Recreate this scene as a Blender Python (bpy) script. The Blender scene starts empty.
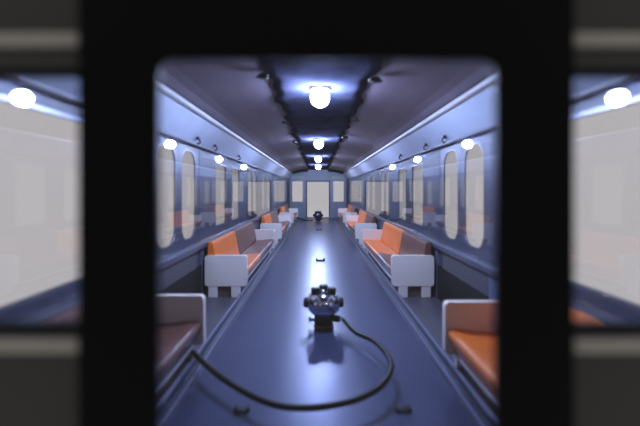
import bpy, bmesh, math, random
from mathutils import Vector, Matrix

C = bpy.context.scene.collection
S = bpy.context.scene
random.seed(7)
PI = math.pi

# ------------------------------------------------------------------ camera, world, exposure
cd = bpy.data.cameras.new('camera')
cam = bpy.data.objects.new('camera', cd)
C.objects.link(cam)
F_PX = 375.0
cd.sensor_width = 36.0
cd.lens = F_PX / 640.0 * 36.0
CX, CZ = -0.024, 1.33
cam.location = (CX, 0.0, CZ)
cam.rotation_euler = (PI / 2, 0, 0)
cd.shift_x = 2.5 / 640.0
cd.shift_y = -23.0 / 640.0
cd.clip_start = 0.02
cd.clip_end = 200
cd.dof.use_dof = True
cd.dof.focus_distance = 8.5
cd.dof.aperture_fstop = 0.60
S.camera = cam

S.view_settings.view_transform = 'Standard'
S.view_settings.look = 'None'
S.view_settings.gamma = 1.0
S.view_settings.exposure = 0.0
S.view_settings.use_curve_mapping = False

# the surroundings: a pale backdrop around the carriage, a dim room behind the front end
W = bpy.data.worlds.new('world')
S.world = W
W.use_nodes = True
nt = W.node_tree
nt.nodes.clear()
wo = nt.nodes.new('ShaderNodeOutputWorld')
bg = nt.nodes.new('ShaderNodeBackground')
tc = nt.nodes.new('ShaderNodeTexCoord')
sx = nt.nodes.new('ShaderNodeSeparateXYZ')
mr = nt.nodes.new('ShaderNodeMapRange')
mr.inputs['From Min'].default_value = -0.35
mr.inputs['From Max'].default_value = 0.10
mx = nt.nodes.new('ShaderNodeMix')
mx.data_type = 'RGBA'
mx.inputs[6].default_value = (0.150, 0.146, 0.142, 1)
mx.inputs[7].default_value = (0.600, 0.550, 0.530, 1)
nt.links.new(tc.outputs['Generated'], sx.inputs[0])
nt.links.new(sx.outputs['Y'], mr.inputs['Value'])
nt.links.new(mr.outputs[0], mx.inputs[0])
nt.links.new(mx.outputs[2], bg.inputs['Color'])
bg.inputs['Strength'].default_value = 1.0
nt.links.new(bg.outputs[0], wo.inputs['Surface'])

LED_STRENGTH = 710.0
LED_COLOR = (0.55, 0.66, 1.0, 1)
LED_D, LED_Z = 3.54, 2.207
Y0, Y1 = 0.80, 17.80            # front face, inner face of the rear wall


# ------------------------------------------------------------------ materials
def mat(name, col, rough=0.5, metal=0.0, noise=0.0, nscale=20.0, bump=0.0, bscale=60.0, spec=0.5, coat=0.0, col2=None):
    m = bpy.data.materials.new(name)
    m.use_nodes = True
    n = m.node_tree.nodes
    l = m.node_tree.links
    p = n['Principled BSDF']
    p.inputs['Base Color'].default_value = (*col, 1)
    p.inputs['Roughness'].default_value = rough
    p.inputs['Metallic'].default_value = metal
    p.inputs['Specular IOR Level'].default_value = spec
    p.inputs['Coat Weight'].default_value = coat
    if noise or bump:
        t = n.new('ShaderNodeTexCoord')
    if noise:
        z = n.new('ShaderNodeTexNoise')
        z.inputs['Scale'].default_value = nscale
        z.inputs['Detail'].default_value = 4
        r = n.new('ShaderNodeValToRGB')
        c2 = col2 or tuple(c * (1 - noise) for c in col)
        r.color_ramp.elements[0].position = 0.3
        r.color_ramp.elements[1].position = 0.7
        r.color_ramp.elements[0].color = (*c2, 1)
        r.color_ramp.elements[1].color = (*col, 1)
        l.new(t.outputs['Object'], z.inputs['Vector'])
        l.new(z.outputs['Fac'], r.inputs['Fac'])
        l.new(r.outputs['Color'], p.inputs['Base Color'])
    if bump:
        z2 = n.new('ShaderNodeTexNoise')
        z2.inputs['Scale'].default_value = bscale
        z2.inputs['Detail'].default_value = 3
        b = n.new('ShaderNodeBump')
        b.inputs['Strength'].default_value = bump
        b.inputs['Distance'].default_value = 0.02
        l.new(t.outputs['Object'], z2.inputs['Vector'])
        l.new(z2.outputs['Fac'], b.inputs['Height'])
        l.new(b.outputs['Normal'], p.inputs['Normal'])
    return m


def glass_mat(name, tint=(0.97, 0.98, 1.0), f0=0.045):
    m = bpy.data.materials.new(name)
    m.use_nodes = True
    n = m.node_tree.nodes
    l = m.node_tree.links
    n.clear()
    o = n.new('ShaderNodeOutputMaterial')
    tr = n.new('ShaderNodeBsdfTransparent')
    tr.inputs['Color'].default_value = (*tint, 1)
    gl = n.new('ShaderNodeBsdfGlossy')
    gl.inputs['Roughness'].default_value = 0.02
    lw = n.new('ShaderNodeLayerWeight')
    lw.inputs['Blend'].default_value = 0.5
    pw = n.new('ShaderNodeMath')
    pw.operation = 'POWER'
    pw.inputs[1].default_value = 5.0
    ma = n.new('ShaderNodeMath')
    ma.operation = 'MULTIPLY_ADD'
    ma.inputs[1].default_value = 1 - f0
    ma.inputs[2].default_value = f0
    mi = n.new('ShaderNodeMixShader')
    l.new(lw.outputs['Facing'], pw.inputs[0])
    l.new(pw.outputs[0], ma.inputs[0])
    l.new(ma.outputs[0], mi.inputs[0])
    l.new(tr.outputs[0], mi.inputs[1])
    l.new(gl.outputs[0], mi.inputs[2])
    l.new(mi.outputs[0], o.inputs['Surface'])
    return m


def emit_mat(name, col, s):
    m = bpy.data.materials.new(name)
    m.use_nodes = True
    p = m.node_tree.nodes['Principled BSDF']
    p.inputs['Base Color'].default_value = (0.8, 0.8, 0.8, 1)
    p.inputs['Emission Color'].default_value = col
    p.inputs['Emission Strength'].default_value = s
    return m


M = {
    'floor': mat('aisle_floor', (0.056, 0.070, 0.158), 0.33, 0.45, noise=0.10, nscale=3, bump=0.04, bscale=40),
    'platform': mat('side_floor', (0.105, 0.103, 0.135), 0.40, 0.1, noise=0.15, nscale=6),
    'curb': mat('curb_metal', (0.055, 0.065, 0.12), 0.30, 0.6),
    'ceil': mat('ceiling_paint', (0.066, 0.052, 0.074), 0.50, 0.0, noise=0.15, nscale=1.2),
    'strip': mat('ceiling_foil', (0.046, 0.050, 0.088), 0.42, 0.0, noise=0.5, nscale=3, bump=0.6, bscale=4.5, spec=0.0),
    'panel': mat('white_cove', (0.37, 0.42, 0.54), 0.38, 0.0, noise=0.12, nscale=4, bump=0.05, bscale=20),
    'rail': mat('rail_metal', (0.62, 0.64, 0.70), 0.30, 0.6),
    'wall': mat('dark_wall', (0.075, 0.080, 0.135), 0.45, 0.0, noise=0.2, nscale=3),
    'leaf': mat('door_leaf_grey', (0.085, 0.090, 0.13), 0.40, 0.2),
    'lower': mat('lower_wall_grey', (0.15, 0.16, 0.28), 0.45, 0.0, noise=0.15, nscale=3),
    'gap': mat('gap_grey', (0.065, 0.064, 0.085), 0.45),
    'gasket': mat('black_rubber', (0.015, 0.015, 0.018), 0.7, spec=0.1),
    'bead': mat('bead_metal', (0.22, 0.24, 0.38), 0.38, 0.5),
    'frame': mat('window_frame_metal', (0.22, 0.23, 0.28), 0.35, 0.6),
    'endwall': mat('end_wall_blue', (0.22, 0.25, 0.32), 0.45, 0.1, noise=0.1, nscale=3),
    'enddoor': mat('end_door_pale', (0.60, 0.57, 0.52), 0.5, 0.0, noise=0.05, nscale=2),
    'orange': mat('orange_seat', (0.82, 0.20, 0.025), 0.36, noise=0.10, nscale=4),
    'brown': mat('brown_seat', (0.15, 0.062, 0.052), 0.36, noise=0.12, nscale=4),
    'white': mat('white_plastic', (0.87, 0.79, 0.74), 0.45, noise=0.05, nscale=5),
    'base': mat('bench_base', (0.13, 0.085, 0.085), 0.40, 0.2),
    'chrome': mat('chrome', (0.75, 0.77, 0.82), 0.12, 1.0),
    'steel': mat('dark_steel', (0.10, 0.11, 0.15), 0.22, 0.9),
    'copper': mat('copper_band', (0.30, 0.15, 0.08), 0.35, 0.8),
    'black': mat('black_plastic', (0.008, 0.008, 0.010), 0.5, spec=0.3),
    'cable': mat('black_cable', (0.004, 0.004, 0.005), 0.42, spec=0.15),
    'frontblack': mat('front_black', (0.006, 0.006, 0.007), 0.6, spec=0.2),
    'frontgrey': mat('front_grey', (0.125, 0.122, 0.12), 0.55),
    'fronttrim': mat('front_trim', (0.80, 0.76, 0.70), 0.45, 0.0),
    'roof': mat('roof_grey', (0.08, 0.08, 0.085), 0.6),
    'collar': mat('collar_halo_blue', (0.012, 0.018, 0.05), 0.6, spec=0.2),  # bluish tone stands in for the halo round the lamp
    'sign': mat('pale_green_plate', (0.30, 0.36, 0.34), 0.45),
    'glass': glass_mat('clear_acrylic'),
    'led': emit_mat('led_light', LED_COLOR, LED_STRENGTH),
}


# ------------------------------------------------------------------ helpers
def tag(o, label=None, cat=None, group=None, kind=None):
    if label: o['label'] = label
    if cat: o['category'] = cat
    if group: o['group'] = group
    if kind: o['kind'] = kind
    return o


def empty(name, loc, rz=0.0):
    o = bpy.data.objects.new(name, None)
    o.empty_display_size = 0.1
    C.objects.link(o)
    o.location = loc
    o.rotation_euler = (0, 0, rz)
    return o


def obj(name, bm, m, parent=None, smooth=False, bevel=0.0, seg=2):
    bmesh.ops.recalc_face_normals(bm, faces=bm.faces)
    me = bpy.data.meshes.new(name)
    bm.to_mesh(me)
    bm.free()
    me.materials.append(m)
    if smooth:
        for p in me.polygons:
            p.use_smooth = True
    o = bpy.data.objects.new(name, me)
    C.objects.link(o)
    if parent: o.parent = parent
    if bevel:
        b = o.modifiers.new('bevel', 'BEVEL')
        b.width = bevel
        b.segments = seg
        b.limit_method = 'ANGLE'
        b.angle_limit = math.radians(40)
    return o


def add_box(bm, a, b):
    x0, y0, z0 = a
    x1, y1, z1 = b
    v = [bm.verts.new(p) for p in ((x0, y0, z0), (x1, y0, z0), (x1, y1, z0), (x0, y1, z0), (x0, y0, z1), (x1, y0, z1), (x1, y1, z1), (x0, y1, z1))]
    for f in ((0, 3, 2, 1), (4, 5, 6, 7), (0, 1, 5, 4), (1, 2, 6, 5), (2, 3, 7, 6), (3, 0, 4, 7)):
        bm.faces.new([v[i] for i in f])
    return bm


def box(a, b):
    return add_box(bmesh.new(), a, b)


def prism_y(pts, y0, y1, bm=None):
    """closed outline in x,z pushed along y"""
    bm = bm or bmesh.new()
    a = [bm.verts.new((p[0], y0, p[1])) for p in pts]
    b = [bm.verts.new((p[0], y1, p[1])) for p in pts]
    n = len(pts)
    for i in range(n):
        bm.faces.new((a[i], a[(i + 1) % n], b[(i + 1) % n], b[i]))
    bm.faces.new(a[::-1])
    bm.faces.new(b)
    return bm


def lathe(bm, prof, n=24, axis='Z', at=(0, 0, 0)):
    """prof = [(r, h)...]; ends capped"""
    rings = []
    for r, h in prof:
        ring = []
        for i in range(n):
            t = 2 * PI * i / n
            if axis == 'Z': p = (r * math.cos(t), r * math.sin(t), h)
            elif axis == 'X': p = (h, r * math.cos(t), r * math.sin(t))
            else: p = (r * math.cos(t), h, r * math.sin(t))
            ring.append(bm.verts.new((p[0] + at[0], p[1] + at[1], p[2] + at[2])))
        rings.append(ring)
    for a, b in zip(rings, rings[1:]):
        for i in range(n):
            bm.faces.new((a[i], a[(i + 1) % n], b[(i + 1) % n], b[i]))
    bm.faces.new(rings[0][::-1])
    bm.faces.new(rings[-1])
    return bm


def ball(bm, c, r, sz=1.0, u=16, v=10):
    bmesh.ops.create_uvsphere(bm, u_segments=u, v_segments=v, radius=r, matrix=Matrix.Translation(c) @ Matrix.Diagonal((1, 1, sz, 1)))
    return bm


def catmull(pts, sub=10):
    P = [Vector(p) for p in pts]
    P = [P[0] * 2 - P[1]] + P + [P[-1] * 2 - P[-2]]
    out = []
    for i in range(1, len(P) - 2):
        for k in range(sub):
            t = k / sub
            a, b, c, d = P[i - 1], P[i], P[i + 1], P[i + 2]
            out.append(0.5 * ((2 * b) + (c - a) * t + (2 * a - 5 * b + 4 * c - d) * t * t + (3 * b - a - 3 * c + d) * t ** 3))
    out.append(P[-2])
    return out


def tube(path, r, n=10, bm=None):
    bm = bm or bmesh.new()
    rings = []
    up = Vector((0, 0, 1))
    for i, p in enumerate(path):
        d = (path[min(i + 1, len(path) - 1)] - path[max(i - 1, 0)]).normalized()
        s = d.cross(up)
        if s.length < 1e-3: s = Vector((1, 0, 0))
        s.normalize()
        w = s.cross(d)
        rings.append([bm.verts.new(p + (s * math.cos(2 * PI * k / n) + w * math.sin(2 * PI * k / n)) * r) for k in range(n)])
    for a, b in zip(rings, rings[1:]):
        for k in range(n):
            bm.faces.new((a[k], a[(k + 1) % n], b[(k + 1) % n], b[k]))
    bm.faces.new(rings[0][::-1])
    bm.faces.new(rings[-1])
    return bm


def rrect(x0, z0, x1, z1, r, n=6):
    r = max(min(r, (x1 - x0) / 2 - 1e-4, (z1 - z0) / 2 - 1e-4), 1e-4)
    out = []
    for cx, cz, a in ((x1 - r, z1 - r, 0), (x0 + r, z1 - r, PI / 2), (x0 + r, z0 + r, PI), (x1 - r, z0 + r, 1.5 * PI)):
        for k in range(n + 1):
            t = a + PI / 2 * k / n
            out.append((cx + r * math.cos(t), cz + r * math.sin(t)))
    return out


def holed(outer, holes, plane, c, t):
    """slab of thickness t centred on c with holes; plane 'X' = outline in (y,z), 'Y' = outline in (x,z)"""
    cu = bpy.data.curves.new('outline', 'CURVE')
    cu.dimensions = '2D'
    cu.fill_mode = 'BOTH'
    cu.extrude = t / 2
    for loop in [outer] + holes:
        sp = cu.splines.new('POLY')
        sp.points.add(len(loop) - 1)
        for q, p in zip(sp.points, loop):
            q.co = (p[0], p[1], 0, 1)
        sp.use_cyclic_u = True
    tmp = bpy.data.objects.new('outline', cu)
    C.objects.link(tmp)
    dg = bpy.context.evaluated_depsgraph_get()
    dg.update()
    me = bpy.data.meshes.new_from_object(tmp.evaluated_get(dg))
    bm = bmesh.new()
    bm.from_mesh(me)
    bpy.data.objects.remove(tmp)
    bpy.data.curves.remove(cu)
    bpy.data.meshes.remove(me)
    bmesh.ops.remove_doubles(bm, verts=bm.verts, dist=1e-5)
    for v in bm.verts:
        a, b, h = v.co
        v.co = (c + h, a, b) if plane == 'X' else (a, c + h, b)
    return bm


def copy_tree(o, parent=None):
    c = o.copy()
    C.objects.link(c)
    if parent: c.parent = parent
    for ch in o.children:
        copy_tree(ch, c)
    return c


# ------------------------------------------------------------------ the setting
st = lambda o: tag(o, kind='structure')

st(obj('floor', box((-0.87, Y0 + 0.07, -0.05), (0.87, Y1, 0.0)), M['floor']))
n_trim = [0]


def trim(bm, m, **k):
    n_trim[0] += 1
    return st(obj('trim_%d' % n_trim[0], bm, m, **k))


for s in (-1, 1):
    # raised kerb with a groove along the aisle, and the floor that carries the benches
    pts = [(0.872, -0.05), (0.872, 0.022), (0.880, 0.030), (0.905, 0.030), (0.912, 0.018), (0.932, 0.018), (0.938, 0.062), (0.946, 0.070), (0.972, 0.070), (0.980, 0.060), (0.980, -0.05)]
    trim(prism_y([(s * x, z) for x, z in pts], Y0 + 0.07, Y1), M['curb'])
    trim(prism_y([(s * x, z) for x, z in ((0.940, 0.071), (0.946, 0.078), (0.958, 0.078), (0.962, 0.071))], Y0 + 0.07, Y1 - 0.002), M['bead'])
    trim(prism_y([(s * x, z) for x, z in ((0.880, 0.031), (0.883, 0.036), (0.894, 0.036), (0.897, 0.031))], Y0 + 0.07, Y1 - 0.002), M['bead'])
    trim(box((min(s * 0.982, s * 1.45), Y0 + 0.07, -0.05), (max(s * 0.982, s * 1.45), Y1, 0.02)), M['platform'])

# ceiling and roof as one shell
half = [(0.0, 2.315), (0.50, 2.305), (0.80, 2.265), (1.05, 2.222), (1.13, 2.195), (1.19, 2.150), (1.235, 2.130), (1.462, 1.855), (1.53, 1.855), (1.53, 2.15), (1.40, 2.32), (1.10, 2.46), (0.5, 2.53), (0.0, 2.54)]
outl = half + [(-x, z) for x, z in half[::-1][1:-1]]
st(obj('ceiling', prism_y(outl, Y0 + 0.07, Y1 + 0.06), M['ceil']))

# shiny foil strip along the middle of the ceiling with a wavy edge
bm = bmesh.new()
ny = 140
row = []
for i in range(ny + 1):
    y = Y0 + 0.09 + (Y1 - Y0 - 0.11) * i / ny
    wl = 0.445 + 0.022 * math.sin(y * 5.1) + 0.018 * math.sin(y * 12.7 + 1)
    wr = 0.445 + 0.022 * math.sin(y * 4.3 + 2) + 0.018 * math.sin(y * 11.1)
    r = []
    for k in range(9):
        u = k / 8
        x = -wl + (wl + wr) * u
        z = 2.290 + 0.004 * math.sin(y * 7.3 + k) + 0.004 * math.sin(k * 2.1 + y * 2.7)
        r.append(bm.verts.new((x, y, z)))
    row.append(r)
for a, b in zip(row, row[1:]):
    for k in range(8):
        bm.faces.new((a[k], a[k + 1], b[k + 1], b[k]))
ex = bmesh.ops.extrude_face_region(bm, geom=bm.faces[:])
for v in ex['geom']:
    if isinstance(v, bmesh.types.BMVert): v.co.z += 0.006
trim(bm, M['strip'], smooth=True)

for s in (-1, 1):
    # sloping pale cove panel, the bright rail at its top and the thin bead at its foot
    trim(prism_y([(s * x, z) for x, z in ((1.425, 1.835), (1.440, 1.848), (1.236, 2.105), (1.220, 2.092))], Y0 + 0.08, Y1 - 0.005), M['panel'])
    trim(prism_y([(s * x, z) for x, z in ((1.186, 2.092), (1.206, 2.082), (1.222, 2.098), (1.214, 2.120), (1.190, 2.128))], Y0 + 0.08, Y1 - 0.005), M['rail'])
    trim(prism_y([(s * x, z) for x, z in ((1.392, 1.838), (1.418, 1.828), (1.424, 1.842), (1.404, 1.862))], Y0 + 0.08, Y1 - 0.005), M['frame'])

DOORS = [3.87, 8.27, 12.67, 17.03]
BAYS = [1.75, 6.07, 10.47, 14.87]
BZ0, BZ1 = 0.80, 1.72
BAY_WINDOWS = [(c + d, 0.80 if c < 2 else 0.33, BZ0 - (0.03 if c < 2 else 0), BZ1 + (0.045 if c < 2 else 0)) for c in BAYS for d in ((0.10,) if c < 2 else (-0.50, 0.50))]
n_win = [0]
n_door = [0]
for s, side in ((-1, 'left'), (1, 'right')):
    holes = []
    for c, w, z0, z1 in BAY_WINDOWS:
        holes.append(rrect(c - w, z0, c + w, z1, 0.06))
    for c in DOORS:
        holes.append(rrect(c - 0.66, 0.07, c + 0.66, 1.825, 0.03))
    outer = [(Y0 + 0.07, -0.05), (Y1 + 0.06, -0.05), (Y1 + 0.06, 1.85), (Y0 + 0.07, 1.85)]
    st(obj('wall_' + side, holed(outer, holes, 'X', s * 1.467, 0.03), M['wall']))
    for c, w, z0, z1 in BAY_WINDOWS:
        n_win[0] += 1
        st(obj('window_%d' % n_win[0], holed(rrect(c - w + 0.002, z0 + 0.002, c + w - 0.002, z1 - 0.002, 0.058), [rrect(c - w + 0.025, z0 + 0.025, c + w - 0.025, z1 - 0.025, 0.045)], 'X', s * 1.465, 0.03), M['frame']))
    for c in DOORS:
        n_door[0] += 1
        d = st(empty('door_%d' % n_door[0], (s * 1.464, c, 0.07)))
        for q in (-1, 1):
            a, b = (0.004, 0.655) if q > 0 else (-0.655, -0.004)
            h0, h1 = (0.075, 0.545) if q > 0 else (-0.545, -0.075)
            lf = obj('door_leaf', holed([(a, 0.004), (b, 0.004), (b, 1.750), (a, 1.750)], [rrect(h0, 0.705, h1, 1.705, 0.165)], 'X', 0, 0.014), M['leaf'], d)
            obj('window_seal', holed(rrect(h0 + 0.001, 0.706, h1 - 0.001, 1.704, 0.164), [rrect(h0 + 0.014, 0.719, h1 - 0.014, 1.691, 0.155)], 'X', 0, 0.020), M['frame'], lf)
    # clear acrylic sheet over windows and doors
    n_win[0] += 1
    st(obj('window_%d' % n_win[0], box((min(s * 1.400, s * 1.410), Y0 + 0.09, 0.705), (max(s * 1.400, s * 1.410), Y1 - 0.02, 1.826)), M['glass']))
    # ledge under the sheet and the grey lower wall
    trim(prism_y([(s * x, z) for x, z in ((1.375, 0.690), (1.380, 0.703), (1.450, 0.703), (1.450, 0.640), (1.380, 0.640))], Y0 + 0.08, Y1 - 0.01), M['wall'])
    for y0, y1 in ((Y0 + 0.08, 3.18), (4.56, 7.58), (8.96, 11.98), (13.36, 16.34)):
        trim(box((min(s * 1.428, s * 1.450), y0, 0.022), (max(s * 1.428, s * 1.450), y1, 0.638)), M['lower'])

for s in (-1, 1):
    for y0, y1 in ((3.185, 4.555), (7.585, 8.955), (11.985, 13.355), (16.345, 17.78)):
        a, b = sorted((s * 1.430, s * 1.448))
        trim(box((a, y0, 0.022), (b, y1, 0.42)), M['gasket'])
        trim(box((a, y0, 0.422), (b, y1 - 0.2, 0.638)), M['gap'])

# rear wall with two windows and a pale door
top = [(x, z) for x, z in half[:8]]
outer = [(1.45, -0.05), (1.45, 1.85)] + top[::-1][0:] + [(-x, z) for x, z in top[1:]] + [(-1.45, 1.85), (-1.45, -0.05)]
ew = [rrect(-1.25, 0.75, -0.70, 1.765, 0.04), rrect(0.70, 0.75, 1.25, 1.765, 0.04)]
dh = [(-0.575, 0.002), (0.575, 0.002), (0.575, 1.775), (-0.575, 1.775)]
st(obj('wall_back', holed(outer, ew + [dh], 'Y', Y1 + 0.03, 0.06), M['endwall']))
for s in (-1, 1):
    n_win[0] += 1
    x0, x1 = sorted((s * 0.702, s * 1.248))
    wf = st(obj('window_%d' % n_win[0], holed(rrect(x0, 0.752, x1, 1.763, 0.038), [rrect(x0 + 0.03, 0.782, x1 - 0.03, 1.733, 0.03)], 'Y', Y1 + 0.02, 0.06), M['frame']))
    obj('window_pane', box((x0 + 0.01, Y1 + 0.035, 0.76), (x1 - 0.01, Y1 + 0.043, 1.755)), M['glass'], wf)
n_door[0] += 1
d = st(empty('door_%d' % n_door[0], (0, Y1, 0)))
dp = obj('door_leaf', holed([(-0.538, 0.012), (0.538, 0.012), (0.538, 1.738), (-0.538, 1.738)], [rrect(-0.51, 0.04, 0.51, 1.71, 0.02)], 'Y', 0.015, 0.03), M['endwall'], d)
obj('window_pane', box((-0.515, 0.010, 0.035), (0.515, 0.018, 1.715)), M['glass'], dp)
obj('door_frame', holed([(-0.573, 0.004), (0.573, 0.004), (0.573, 1.773), (-0.573, 1.773)], [[(-0.54, 0.01), (0.54, 0.01), (0.54, 1.740), (-0.54, 1.740)]], 'Y', 0.01, 0.06), M['gasket'], d)
for s in (-1, 1):
    trim(box((min(s * 0.66, s * 1.22), Y1 - 0.018, 1.83), (max(s * 0.66, s * 1.22), Y1 - 0.001, 2.0)), M['sign'], bevel=0.005)

# dark arch under the end of the ceiling, corner posts
tp = [(1.20, 2.10), (1.17, 2.145), (1.12, 2.185), (1.05, 2.212), (0.80, 2.255), (0.47, 2.285)]
bt = [(0.47, 2.20), (0.80, 2.165), (1.05, 2.115), (1.12, 2.085)]
for s in (-1, 1):
    trim(prism_y([(s * x, z) for x, z in tp + bt], Y1 - 0.30, Y1 - 0.004), M['gasket'])
    trim(box((min(s * 1.33, s * 1.375), Y1 - 0.12, 0.022), (max(s * 1.33, s * 1.375), Y1 - 0.004, 1.835)), M['gap'])

# front end, seen from just outside: grey body, black door with its window, pale trim rails
top2 = [(x, z) for x, z in half[8:]]
outer = [(1.53, -0.30)] + [(x, z) for x, z in top2] + [(-x, z) for x, z in top2[::-1][1:]] + [(-1.53, -0.30)]
FZ0, FZ1 = CZ - 0.309, CZ + 0.264
fh = [rrect(0.506, FZ0, 1.36, FZ1, 0.02), rrect(-1.36, FZ0, -0.518, FZ1, 0.02), [(-0.42, -0.1), (0.42, -0.1), (0.42, 2.0), (-0.42, 2.0)]]
st(obj('wall_front', holed(outer, fh, 'Y', Y0 + 0.035, 0.055), M['frontgrey']))
n_door[0] += 1
fd = st(obj('door_%d' % n_door[0], holed([(-0.514, -0.2), (0.502, -0.2), (0.502, 2.1), (-0.514, 2.1)], [rrect(-0.353, 0.55, 0.346, CZ + 0.270, 0.03)], 'Y', Y0 - 0.022, 0.02), M['frontblack']))
obj('window_pane', box((-0.352, Y0 - 0.022, 0.551), (0.345, Y0 - 0.017, CZ + 0.269)), M['glass'], fd)
for s in (-1, 1):
    n_win[0] += 1
    x0, x1 = sorted((s * (0.508 if s > 0 else 0.520), s * 1.358))
    wf = st(obj('window_%d' % n_win[0], holed(rrect(x0, FZ0 + 0.002, x1, FZ1 - 0.002, 0.02), [rrect(x0 + 0.006, FZ0 + 0.008, x1 - 0.006, FZ1 - 0.008, 0.018)], 'Y', Y0 + 0.035, 0.05), M['gasket']))
    obj('window_pane', box((x0 + 0.003, Y0 + 0.040, FZ0 + 0.005), (x1 - 0.003, Y0 + 0.046, FZ1 - 0.005)), M['glass'], wf)
    for z0, z1 in ((CZ + 0.303, CZ + 0.331), (CZ - 0.343, CZ - 0.314)):
        a, b = sorted((s * (0.508 if s > 0 else 0.520), s * 1.48))
        trim(box((a, Y0 - 0.020, z0), (b, Y0 + 0.006, z1)), M['fronttrim'], bevel=0.008)


# ------------------------------------------------------------------ ceiling lamps
def make_lamp():
    r = empty('ceiling_lamp', (0, 0, 0))
    n = 18
    arc = [PI - (PI - 0.62) * k / n for k in range(n + 1)]
    obj('led_dome', lathe(bmesh.new(), [(max(0.084 * math.sin(t), 0.001), -0.008 + 0.084 * math.cos(t)) for t in arc], 28), M['led'], r, smooth=True)
    b = obj('lamp_collar', lathe(bmesh.new(), [(0.095, 0.061), (0.100, 0.063), (0.100, 0.067), (0.095, 0.069)], 36), M['collar'], r)  # added disc, keeps the lamp's upward light off the foil
    obj('stem', lathe(bmesh.new(), [(0.030, 0.070), (0.030, 0.076)], 16), M['gasket'], r)
    obj('mounting_plate', box((-0.10, -0.08, 0.076), (0.10, 0.08, 0.081)), M['gasket'], r)
    return r


lamp = make_lamp()
lamp_labels = ['largest glowing white ceiling lamp, nearest to the viewer on the foil strip',
               'glowing ceiling lamp, second from the viewer in the overhead row',
               'small glowing ceiling lamp, third from the viewer in the overhead row',
               'smallest glowing ceiling lamp, last one before the pale end door']
for i, t in enumerate(lamp_labels):
    o = lamp if i == 0 else copy_tree(lamp)
    o.location = (0.0, LED_D * (i + 1), LED_Z)
    tag(o, t, 'lamp', 'ceiling lamps in a row along the aisle')


# ------------------------------------------------------------------ benches
def bench(y0, y1, side, label):
    """two-tone bench against a side wall; local +x points to the wall"""
    L = y1 - y0
    h = L / 2
    sp = -0.2 * side           # where the two colours meet, nearer to the front end
    r = empty('bench_seat', (0, (y0 + y1) / 2, 0.05), 0 if side > 0 else PI)
    tag(r, label, 'bench', 'two-tone benches along both walls')
    seat = [(0.950, 0.130), (0.908, 0.225), (0.896, 0.252), (0.896, 0.276), (0.912, 0.294), (0.960, 0.299), (1.10, 0.284), (1.225, 0.276), (1.245, 0.262), (1.245, 0.130)]
    back = [(1.248, 0.225), (1.244, 0.290), (1.300, 0.610), (1.310, 0.636), (1.324, 0.645), (1.356, 0.645), (1.368, 0.630), (1.370, 0.225)]
    for nm, prof in (('seat', seat), ('backrest', back)):
        for m, a, b, lb in (('brown', -h + 0.035, sp - 0.003, 'brown half of the '), ('orange', sp + 0.003, h - 0.035, 'orange half of the ')):
            o = obj(nm, prism_y(prof, a, b), M[m], r, bevel=0.006)
            o['label'] = lb + nm
    obj('base', prism_y([(0.990, -0.029), (0.980, 0.127), (1.33, 0.127), (1.33, -0.029)], -h + 0.04, h - 0.04), M['base'], r)
    obj('edge_strip', box((0.950, -h + 0.04, 0.098), (0.973, h - 0.04, 0.122)), M['rail'], r, bevel=0.006)
    for q in (-1, 1):
        a, b = sorted((q * h, q * (h - 0.055)))
        bm = holed(rrect(0.880, 0.112, 1.392, 0.485, 0.035), [], 'Y', (a + b) / 2, b - a)
        p = obj('end_panel', bm, M['white'], r, bevel=0.012)
        for x0, x1 in ((0.965, 1.075), (1.245, 1.355)):
            obj('foot', box((x0, a + 0.004, -0.029), (x1, b - 0.004, 0.111)), M['white'], p, bevel=0.008)
    return r


BY = [(0.93, 2.80), (4.55, 7.55), (8.95, 11.95), (13.35, 16.35)]
BL = ['brown and orange bench in front, cut off by the black door post on the %s',
      'orange and brown bench with white end panels, second from the viewer along the %s wall',
      'orange and brown bench with white end panels, third from the viewer along the %s wall',
      'farthest small orange and brown bench, near the pale end door on the %s']
for s, side in ((-1, 'left'), (1, 'right')):
    for (a, b), t in zip(BY, BL):
        if b < 3: b += -0.09 if s > 0 else 0.07
        t = t % side
        if b < 3: t = ('nearest orange bench with white end panel, cut off by the right black door post' if s > 0 else 'nearest brown bench with white end panel, cut off by the left black door post')
        bench(a, b, s, t)


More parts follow.
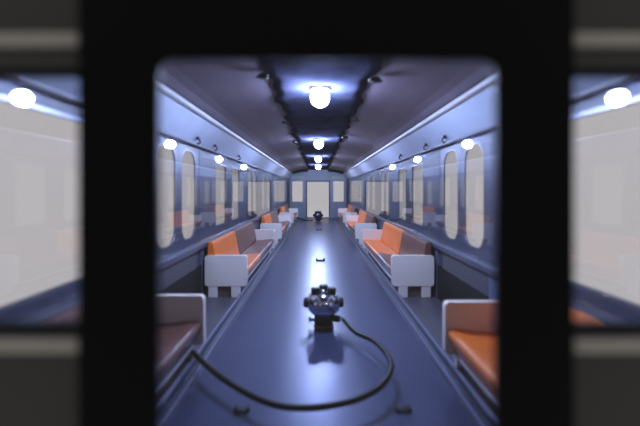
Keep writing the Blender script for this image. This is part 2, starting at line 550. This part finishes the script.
# ------------------------------------------------------------------ cable connectors on the floor
def make_connector():
    r = empty('cable_connector', (0, 0, 0))
    obj('base_ring', lathe(bmesh.new(), [(0.088, 0.001), (0.092, 0.006), (0.092, 0.018), (0.086, 0.024)], 28), M['copper'], r)
    obj('barrel', lathe(bmesh.new(), [(0.086, 0.025), (0.086, 0.105), (0.098, 0.118)], 28), M['steel'], r, smooth=True)
    bm = bmesh.new()
    lathe(bm, [(0.099, 0.119), (0.118, 0.130), (0.142, 0.160), (0.152, 0.205), (0.148, 0.250), (0.130, 0.290), (0.100, 0.314), (0.05, 0.326), (0.002, 0.328)], 36)
    head = obj('head', bm, M['chrome'], r, smooth=True)
    for t in (0.1, PI - 0.1, PI / 2):
        bm = bmesh.new()
        lathe(bm, [(0.044, 0.0), (0.046, 0.012), (0.046, 0.030), (0.036, 0.042)], 16, 'X')
        bmesh.ops.transform(bm, matrix=Matrix.Translation((0.139 * math.cos(t), 0.139 * math.sin(t), 0.215)) @ Matrix.Rotation(t, 4, 'Z'), verts=bm.verts)
        obj('stud', bm, M['black'], head)
    for x, y in ((-0.072, -0.03), (0.072, -0.03), (0.0, 0.07)):
        bm = bmesh.new()
        lathe(bm, [(0.040, 0.302), (0.042, 0.315), (0.042, 0.352), (0.034, 0.364)], 16, 'Z', (x, y, 0))
        obj('stud', bm, M['black'], head)
    for x, y, z, q in ((-0.036, -0.146, 0.222, 0.017), (0.026, -0.146, 0.240, 0.022), (0.022, -0.112, 0.296, 0.016), (-0.010, -0.045, 0.333, 0.022), (0.115, -0.075, 0.298, 0.014)):
        obj('rivet', ball(bmesh.new(), (x, y, z), q, 1, 12, 8), M['chrome'], head, smooth=True)
    for s in (-1, 1):
        bm = lathe(bmesh.new(), [(0.016, 0.084), (0.016, 0.112), (0.028, 0.113), (0.030, 0.128), (0.018, 0.138)], 14, 'X', (0, 0, 0.060))
        if s > 0:
            bm.free()
            bm = lathe(bmesh.new(), [(0.030, 0.082), (0.030, 0.130), (0.025, 0.158)], 14, 'X', (0, 0, 0.085))
            bmesh.ops.rotate(bm, cent=(0, 0, 0), matrix=Matrix.Rotation(-0.35, 3, 'Z'), verts=bm.verts)
            obj('cable_socket', bm, M['black'], r)
            continue
        bmesh.ops.scale(bm, vec=(-1, 1, 1), verts=bm.verts)
        obj('terminal_screw', bm, M['chrome'], r, smooth=False)
    return r


con = make_connector()
con.location = (0.035, 3.66, 0)
con.scale = (1.07, 1.07, 1.07)
tag(con, 'large chrome connector with black studs standing on the aisle floor in front', 'connector', 'chrome connectors standing on the aisle')
c2 = copy_tree(con)
c2.location = (0.0, 15.9, 0)
c2.scale = (1.2, 1.2, 1.2)
for ch in c2.children:
    if ch.name.startswith('head'):
        ch.data = ch.data.copy()
        ch.data.materials[0] = M['steel']
tag(c2, 'tiny dark connector standing on the floor before the pale end door', 'connector', 'chrome connectors standing on the aisle')


def at(px, py, z):
    """point at height z that the photograph shows at pixel px, py"""
    d = (CZ - z) * F_PX / (py - 190.0)
    return Vector((CX + (px - 317.5) * d / F_PX, d, z))


path = [Vector((0.222, 3.585, 0.095)), at(355, 332, 0.10), at(374, 341, 0.13), at(388, 356, 0.14), at(391, 369, 0.14), at(383, 384, 0.13), at(365, 396, 0.12), at(340, 404, 0.11), at(305, 408, 0.10), at(275, 405, 0.10), at(248, 394, 0.10), at(225, 380, 0.105), at(207, 366, 0.11), at(193, 352, 0.12)]
tag(obj('cable', tube(catmull(path, 8), 0.0195), M['cable'], smooth=True), 'black cable looping over the aisle floor from the large chrome connector', 'cable', 'black cables')
path = [Vector((-0.195, 15.90, 0.05)), Vector((-0.35, 15.95, 0.035)), Vector((-0.60, 16.1, 0.04)), Vector((-0.80, 16.35, 0.08)), Vector((-0.93, 16.5, 0.115))]
tag(obj('cable', tube(catmull(path, 8), 0.022), M['cable'], smooth=True), 'short black cable from the tiny far connector towards the left bench', 'cable', 'black cables')


# ------------------------------------------------------------------ small clips and screws
def make_staple():
    bm = bmesh.new()
    pts = [(-0.062, 0.0), (-0.062, 0.036), (-0.046, 0.036), (-0.036, 0.016), (0.036, 0.016), (0.046, 0.036), (0.062, 0.036), (0.062, 0.0)]
    prism_y(pts, -0.03, 0.03, bm)
    return obj('floor_clip', bm, M['black'], bevel=0.003)


clips = [((0.030, 7.05, 0.0), 1.35, 'small black clip on the floor behind the large chrome connector'),
         ((0.02, 12.4, 0.0), 1.35, 'tiny black clip on the floor halfway to the end door'),
         ((-0.48, 2.26, 0.0), 0.75, 'blurred black clip on the near floor, below the cable loop at lower left'),
         ((0.49, 2.26, 0.0), 0.75, 'blurred black clip on the near floor, below the cable loop at lower right')]
fc = make_staple()
for i, (p, k, t) in enumerate(clips):
    o = fc if i == 0 else copy_tree(fc)
    o.location = p
    o.scale = (k, k, k)
    tag(o, t, 'clip', 'black floor clips')


def make_bracket():
    r = empty('hook_bracket', (0, 0, 0))
    obj('plate', box((-0.008, -0.05, -0.035), (0.008, 0.05, 0.035)), M['steel'], r, bevel=0.004)
    obj('hook_arm', tube(catmull([(0.0, 0, 0), (-0.05, 0, -0.005), (-0.085, 0, -0.03), (-0.085, 0, -0.065), (-0.055, 0, -0.08)], 5), 0.014, 8), M['black'], r, smooth=True)
    return r


hb = make_bracket()
first = True
PV = lambda s, u: (s * (1.420 - 0.204 * u - 0.012), 1.842 + 0.257 * u - 0.010)   # on the face of the cove panel
for s, side, ys in ((-1, 'left', (4.15, 4.85, 6.3)), (1, 'right', (4.05, 4.75, 6.2))):
    for i, y in enumerate(ys):
        o = hb if first else copy_tree(hb)
        first = False
        x, z = PV(s, 0.28)
        o.location = (x, y, z)
        o.scale = (0.6, 0.6, 0.6)
        o.rotation_euler = (0, math.radians(-38.4), 0) if s > 0 else (0, math.radians(38.4), PI)
        if s < 0:
            o.rotation_euler = (Matrix.Rotation(PI, 4, 'Z') @ Matrix.Rotation(math.radians(-38.4), 4, 'Y')).to_euler()
        tag(o, '%s small dark hook on the %s white cove panel' % (('nearest', 'middle', 'farthest')[i], side), 'hook', 'dark hooks on the cove panels')

bm = None
fi = 0
fo = None
names = ['nearest', 'second nearest', 'third nearest', 'farthest']
for s, side, ys in ((-1, 'left', (3.1, 5.2, 7.4)), (1, 'right', (3.2, 5.0, 6.7))):
    for i, y in enumerate(ys):
        if fo is None:
            bm = lathe(bmesh.new(), [(0.040, 0.0), (0.046, 0.006), (0.046, 0.022), (0.030, 0.036)], 16)
            add_box(bm, (-0.06, -0.014, 0.016), (0.06, 0.014, 0.030))
            fo = obj('foil_clip', bm, M['black'])
            bmesh_o = fo
        else:
            bmesh_o = copy_tree(fo)
        bmesh_o.location = (s * 0.47, y, 2.284)
        bmesh_o.rotation_euler = (PI, 0, 0.3)
        tag(bmesh_o, '%s black clip holding the %s edge of the ceiling foil' % (names[i], side), 'clip', 'black clips along the ceiling foil')
